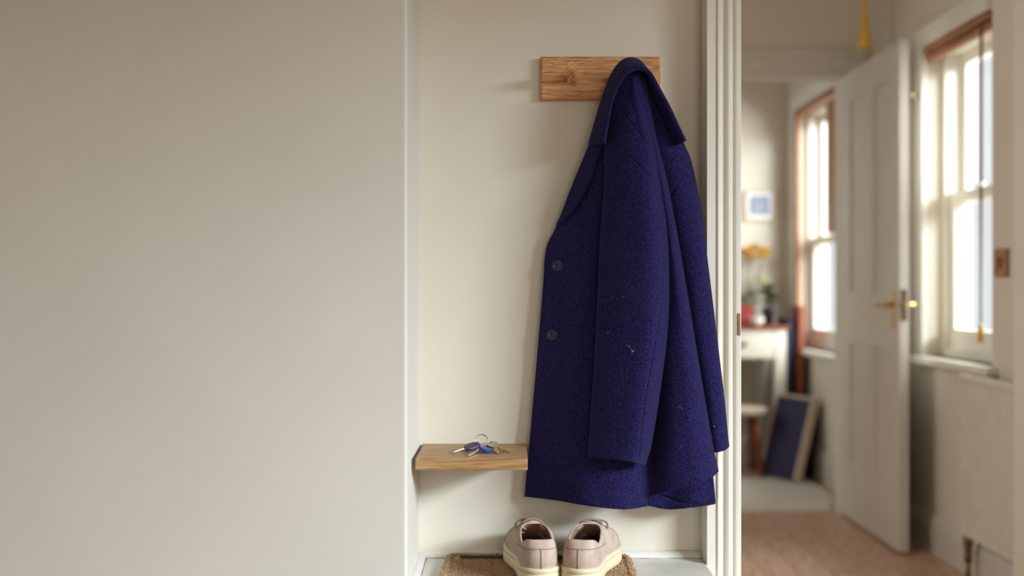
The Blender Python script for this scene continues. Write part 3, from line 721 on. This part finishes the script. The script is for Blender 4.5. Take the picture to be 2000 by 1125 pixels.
lvr = MB().tube([(dx0-0.003, hy, hz), (dx0-0.03, hy, hz), (dx0-0.046, hy+0.006, hz), (dx0-0.05, hy+0.03, hz), (dx0-0.05, hy+0.105, hz-0.004)], [.009, .008, .009, .0085, .007], 12)
lvr.build('lever', M['brass'], ha)
hb = MB().rbox(dx1, dx1+0.004, hy-0.02, hy+0.02, hz-0.095, hz+0.055, 0.0015).build('handle_plate', M['brass'], dr)
MB().tube([(dx1+0.003, hy, hz), (dx1+0.03, hy, hz), (dx1+0.046, hy+0.004, hz), (dx1+0.05, hy+0.03, hz), (dx1+0.05, hy+0.10, hz)], [.009, .008, .010, .0095, .008], 12).build('lever', M['brass'], hb)
MB().box(dx0+0.008, dx1-0.008, dy0-0.003, dy0, hz-0.06, hz+0.06).build('latch_plate', M['bronze'], dr)
MB().box(dx0+0.011, dx1-0.012, dy0-0.013, dy0-0.003, hz-0.012, hz+0.012).build('latch_bolt', M['brass'], dr)

# ------------------------------------------------------------------ hall: radiator, switch, blind, pendant
ra = thing('radiator', (1.6, 3.57, 0.0), 'cream fluted panel radiator under the hall window', 'radiator')
pts = []; y = 3.33; k = 0
poly = [(3.325, 1.612)]
while y < 3.80:
    poly += [(y, 1.588), (y+.006, 1.580), (y+.022, 1.580), (y+.028, 1.588)]; y += .0335
poly += [(3.815, 1.588), (3.815, 1.612)]
MB().prism([(b, a) for a, b in poly], 'z', 0.185, 0.705).build('radiator_panel', M['radiator'], ra)
MB().rbox(1.572, 1.622, 3.318, 3.822, 0.705, 0.728, 0.004).build('top_grille', M['radiator'], ra)
MB().rbox(1.578, 1.618, 3.32, 3.82, 0.165, 0.185, 0.003).build('bottom_rail', M['radiator'], ra)
va = MB().lathe([(.012, .07), (.014, .10), (.012, .12), (.016, .125), (.018, .16), (.014, .165)], (1.598, 3.80, 0), 'z', 16).build('valve', M['bronze'], ra)
MB().tube([(1.598, 3.80, 0.0), (1.598, 3.80, 0.08)], .0085, 12).build('pipe', M['bronze'], ra)
for yy in (3.42, 3.72): MB().box(1.612, XR, yy-.015, yy+.015, .3, .6).build('bracket', M['radiator'], ra)
sw = thing('light_switch', (XR, 3.655, 1.135), 'square brown switch plate on the hall wall beside the window', 'switch')
MB().rbox(1.643, XR, 3.607, 3.703, 1.068, 1.162, 0.003).build('switch_plate', M['wood_brown'], sw)
MB().rbox(1.636, 1.643, 3.645, 3.668, 1.10, 1.132, 0.002).build('rocker', M['bronze'], sw)
bl = thing('rolled_blind', (1.665, 4.03, 1.97), 'brown wooden blind rolled up at the head of the hall window', 'blind')
MB().rbox(1.640, 1.69, 3.742, 4.328, 1.962, 1.989, 0.003).build('head_rail', M['wood_brown'], bl)
sp_ = []
for k in range(90):
    a = 2*PI*k/18; r_ = .008+.0028*k/18; sp_.append((1.668+r_*math.cos(a), 1.944+r_*math.sin(a)))
MB().prism([(1.668+.019*math.cos(2*PI*k/20)*(1 if k % 2 else .93), 1.944+.019*math.sin(2*PI*k/20)*(1 if k % 2 else .93)) for k in range(20)], 'y', 3.75, 4.32).build('slat_roll', M['wood_brown'], bl)
MB().tube([(1.652, 3.825, 1.955), (1.652, 3.826, 1.5), (1.652, 3.825, .90)], .0035, 8).build('pull_cord', M['cord'], bl)
MB().tube([(1.648, 3.80, 1.955), (1.648, 3.802, 1.5), (1.651, 3.822, .92)], .0022, 8).build('pull_cord', M['cord'], bl)
MB().lathe([(.003, .905), (.008, .895), (.010, .875), (.012, .845), (.009, .838)], (1.652, 3.825, 0), 'z', 14).build('cord_tassel', M['amber'], bl)
hk = thing('blind_hook', (1.637, 4.36, 1.80), 'small brass hook on the hall window casing', 'hook')
MB().lathe([(.009, 0.0), (.009, .004), (.005, .006)], (1.631, 4.36, 1.80), 'x', 14).build('hook_base', M['brass'], hk)
MB().tube([(1.634, 4.36, 1.80), (1.615, 4.36, 1.798), (1.608, 4.36, 1.81), (1.610, 4.36, 1.822)], .0035, 8).build('hook_arm', M['brass'], hk)
pe = thing('amber_pendant', (1.495, 4.6, 2.05), 'amber teardrop pendant hanging above the open hall door', 'pendant')
MB().lathe([(.004, 2.27), (.007, 2.25), (.011, 2.20), (.017, 2.15), (.024, 2.10), (.029, 2.075), (.031, 2.06), (.027, 2.048), (.010, 2.044)], (1.495, 4.6, 0), 'z', 24).build('pendant_drop', M['amber'], pe)
MB().lathe([(.010, 2.044), (.010, 2.036), (.005, 2.030)], (1.495, 4.6, 0), 'z', 14).build('pendant_tip', M['brass'], pe)
MB().tube([(1.495, 4.6, 2.27), (1.495, 4.6, 2.6)], .003, 8).build('pendant_cord', M['cord'], pe)

# ------------------------------------------------------------------ far room
rg_ = thing('floor_rug', (1.05, 5.42, 0), 'pale flat rug on the floor of the far room', 'rug')
MB().prism([(0.5, 4.99), (1.46, 4.99), (1.575, 5.3), (1.575, 5.86), (0.5, 5.86)], 'z', 0.001, 0.006).build('rug_pile', M['rug'], rg_)
MB().tube([(0.5, 4.99, .0035), (1.46, 4.99, .0035), (1.575, 5.3, .0035), (1.575, 5.86, .0035)], .0035, 8).build('rug_binding', M['rug'], rg_)
dk = thing('side_desk', (1.05, 6.2, 0), 'white painted desk with wooden top against the far wall', 'desk')
DY = 6.0; DT = 0.82; DX = 1.52
MB().rbox(0.55, DX+.012, DY-.015, 6.45, DT-.018, DT, .003).build('desk_top', M['red_wood'], dk)
MB().box(0.58, DX-.005, DY+.012, 6.43, DT-.185, DT-.018).build('apron', M['gloss_white'], dk)
d_ = MB().rbox(0.95, DX-.07, DY, DY+.012, DT-.178, DT-.026, .002).build('drawer', M['gloss_white'], dk)
MB().lathe([(.004, -.022), (.013, -.022), (.016, -.014), (.008, -.008), (.006, 0)], (1.285, DY, DT-.10), 'y', 16).build('knob', M['bronze'], d_)
for x in (0.58, DX-.062):
    for y in (DY+.002, 6.37): MB().prism([(x, y), (x+.06, y), (x+.06, y+.055), (x, y+.055)], 'z', 0, DT-.018).build('leg', M['gloss_white'], dk)
so = thing('low_stool', (1.29, 6.02, 0), 'low stool with pale seat and brown legs in front of the desk', 'stool')
MB().lathe([(.02, .335), (.135, .335), (.145, .345), (.145, .365), (.135, .374), (.02, .376)], (1.26, 5.99, 0), 'z', 32).build('seat', M['linen'], so)
for a in (45, 135, 225, 315):
    ca, sa = math.cos(math.radians(a)), math.sin(math.radians(a))
    MB().tube([(1.26+.09*ca, 5.99+.09*sa, .336), (1.26+.14*ca, 5.99+.14*sa, 0)], [.017, .012], 10).build('leg', M['red_wood'], so)
pt = thing('pale_pot', (1.33, 6.28, 0), 'pale grey pot on the floor behind the stool legs', 'pot')
MB().lathe([(.05, 0), (.06, .01), (.075, .15), (.08, .16), (.08, .175), (.068, .175), (.06, .02)], (1.33, 6.28, 0), 'z', 28).build('pot_body', M['white_china'], pt)
def board(name, label, cat, c, w_, t_, h, yaw, lean, mats, frame_w=0.0):
    """upright panel of width w_, thickness t_, height h standing at c, leaning about its base"""
    rt = thing(name, c, label, cat)
    rt.rotation_euler = (0, math.radians(lean), math.radians(yaw))
    local(MB().rbox(-t_/2, t_/2, -w_/2, w_/2, 0, h, min(.003, t_*.2)), 'panel', mats[0], rt)
    if len(mats) > 1:
        e = .004; g = MB()
        g.box(-t_/2-e, t_/2+e, -w_/2-.014, -w_/2, -.002, h+.014); g.box(-t_/2-e, t_/2+e, w_/2, w_/2+.014, -.002, h+.014)
        g.box(-t_/2-e, t_/2+e, -w_/2, w_/2, h, h+.014)
        local(g, 'edge_strip', mats[1], rt)
    return rt
board('painting_canvas', 'navy canvas with cream edges leaning beside the desk', 'canvas', (1.436, 5.83, 0.012), .28, .036, .435, 24, 16, (M['navy_board'], M['canvas']))
board('tall_board', 'tall narrow navy board standing beside the desk', 'board', (1.552, 6.16, 0), .24, .03, .86, 0, 0, (M['navy_board'],))
board('wooden_plank', 'tall reddish brown plank standing between navy board and wall', 'plank', (1.586, 6.10, 0), .20, .030, .93, 0, 1.2, (M['red_wood'],))
board('dark_panel', 'dark low panel standing against the skirting behind the canvas', 'panel', (1.623, 5.98, 0), .20, .020, .40, 0, 0, (M['dark_board'],))
pi = thing('framed_picture', (1.485, 6.5, 1.43), 'small white framed blue picture on the far wall', 'picture')
x0, _, z1 = P(1453, 372, 6.49); x1, _, z0 = P(1513, 432, 6.49)
fr = MB(); e = .014
for a in ((x0, x0+e, z0, z1), (x1-e, x1, z0, z1), (x0+e, x1-e, z0, z0+e), (x0+e, x1-e, z1-e, z1)): fr.box(a[0], a[1], 6.478, 6.5, a[2], a[3])
fr.build('picture_frame', M['canvas'], pi)
MB().box(x0+e, x1-e, 6.490, 6.5, z0+e, z1-e).build('picture_mount', M['white_china'], pi)
MB().box(x0+e+.018, x1-e-.018, 6.487, 6.490, z0+e+.022, z1-e-.018).build('picture_print', M['picture_blue'], pi)
# things on the desk
tn = thing('red_tin', (1.31, 6.19, DT), 'red tin box on the desk below the flowers', 'tin')
MB().rbox(1.25, 1.37, 6.14, 6.24, DT, DT+.095, .006).build('tin_body', M['red_tin'], tn)
MB().rbox(1.247, 1.373, 6.137, 6.243, DT+.095, DT+.112, .004).build('tin_lid', M['red_tin'], tn)
bw = thing('white_bowl', (1.37, 6.07, DT), 'small white bowl at the front of the desk', 'bowl')
MB().lathe([(.018, 0), (.02, .006), (.036, .022), (.043, .042), (.040, .042), (.033, .022), (.012, .010)], (1.37, 6.07, DT), 'z', 28).build('bowl_body', M['white_china'], bw)
def leaf(mb, base, d, L, wd, droop):
    d = Vector(d).normalized(); s = d.cross(Vector((0, 0, 1)))
    s = s.normalized() if s.length > 1e-3 else Vector((1, 0, 0)); v = []
    for i in range(6):
        t = i/5; c0 = Vector(base)+d*L*t-Vector((0, 0, droop*t*t)); w_ = wd*math.sin(PI*min(1, t*.92+.06)); v += [c0-s*w_+Vector((0, 0, .3*w_)), c0, c0+s*w_+Vector((0, 0, .3*w_))]
    f = [(i*3+j, i*3+j+1, i*3+j+4, i*3+j+3) for i in range(5) for j in range(2)]
    lo = [p-Vector((0, 0, .0016)) for p in v]; n = len(v)
    mb.add(v+lo, f+[tuple(q+n for q in g)[::-1] for g in f]+[(0, 1, n+1, n), (1, 2, n+2, n+1)], True)
rl = random.Random(11)
va = thing('flower_vase', (1.38, 6.36, DT), 'glass-green vase of yellow and cream flowers on the desk', 'vase of flowers')
MB().lathe([(.03, 0), (.04, .01), (.046, .06), (.036, .11), (.030, .14), (.034, .155), (.030, .155), (.026, .14), (.03, .05), (.01, .012)], (1.38, 6.36, DT), 'z', 24).build('vase', M['leaf'], va)
for i, (px, py, mt_) in enumerate(((1455, 495, 'yellow'), (1474, 489, 'yellow'), (1494, 494, 'yellow'), (1466, 506, 'yellow'), (1488, 504, 'yellow'), (1484, 549, 'pale_petal'), (1498, 556, 'pale_petal'), (1488, 562, 'pale_petal'), (1469, 577, 'white_china'))):
    c0 = Vector(P(px, py, 6.34+.03*(i % 3)))
    MB().tube([(1.38, 6.36, DT+.1), ((1.38+c0.x)/2, 6.36, (DT+.12+c0.z)/2), tuple(c0)], .0025, 6).build('stem', M['leaf'], va)
    fl = MB()
    for k in range(9):
        a = 2*PI*k/9+i; leaf(fl, c0, (math.cos(a), math.sin(a)*.7, .5+.3*math.sin(3*a)), .058 if mt_ == 'yellow' else .04, .024 if mt_ == 'yellow' else .018, .004)
    fl.build('flower_head', M[mt_], va)
pp = thing('leafy_plant', (1.51, 6.33, DT), 'leafy green pot plant at the right end of the desk', 'plant')
MB().lathe([(.026, 0), (.036, .08), (.040, .085), (.040, .10), (.034, .10), (.032, .08)], (1.495, 6.33, DT), 'z', 24).build('plant_pot', M['dark_board'], pp)
for k in range(26):
    a = rl.uniform(0, 2*PI); e = rl.uniform(.1, 1.1); lm = MB()
    b = Vector((1.495, 6.33, DT+.09+.10*rl.random())); leaf(lm, b, (math.cos(a)*math.cos(e)*.8, math.sin(a)*math.cos(e)*.7, math.sin(e)), rl.uniform(.07, .13), rl.uniform(.016, .026), rl.uniform(.01, .05))
    lm.build('leaf', M['leaf'], pp)
# brown half blind in the far window
sb = thing('wooden_blind', (1.66, 5.52, 1.3), 'brown wooden blind over the upper half of the far window', 'blind')
MB().rbox(1.640, 1.675, 5.26, 6.29, 2.02, 2.058, .003).build('head_rail', M['wood_brown'], sb)
y0, y1 = 5.30, 5.71
for k in range(24):
    z = 1.315+.029*k; MB().rbox(1.652, 1.662, y0, y1, z, z+.027, .002).build('slat', M['wood_brown'], sb)
MB().rbox(1.646, 1.668, 6.262, 6.292, .70, 2.02, .002).build('side_channel', M['wood_brown'], sb)
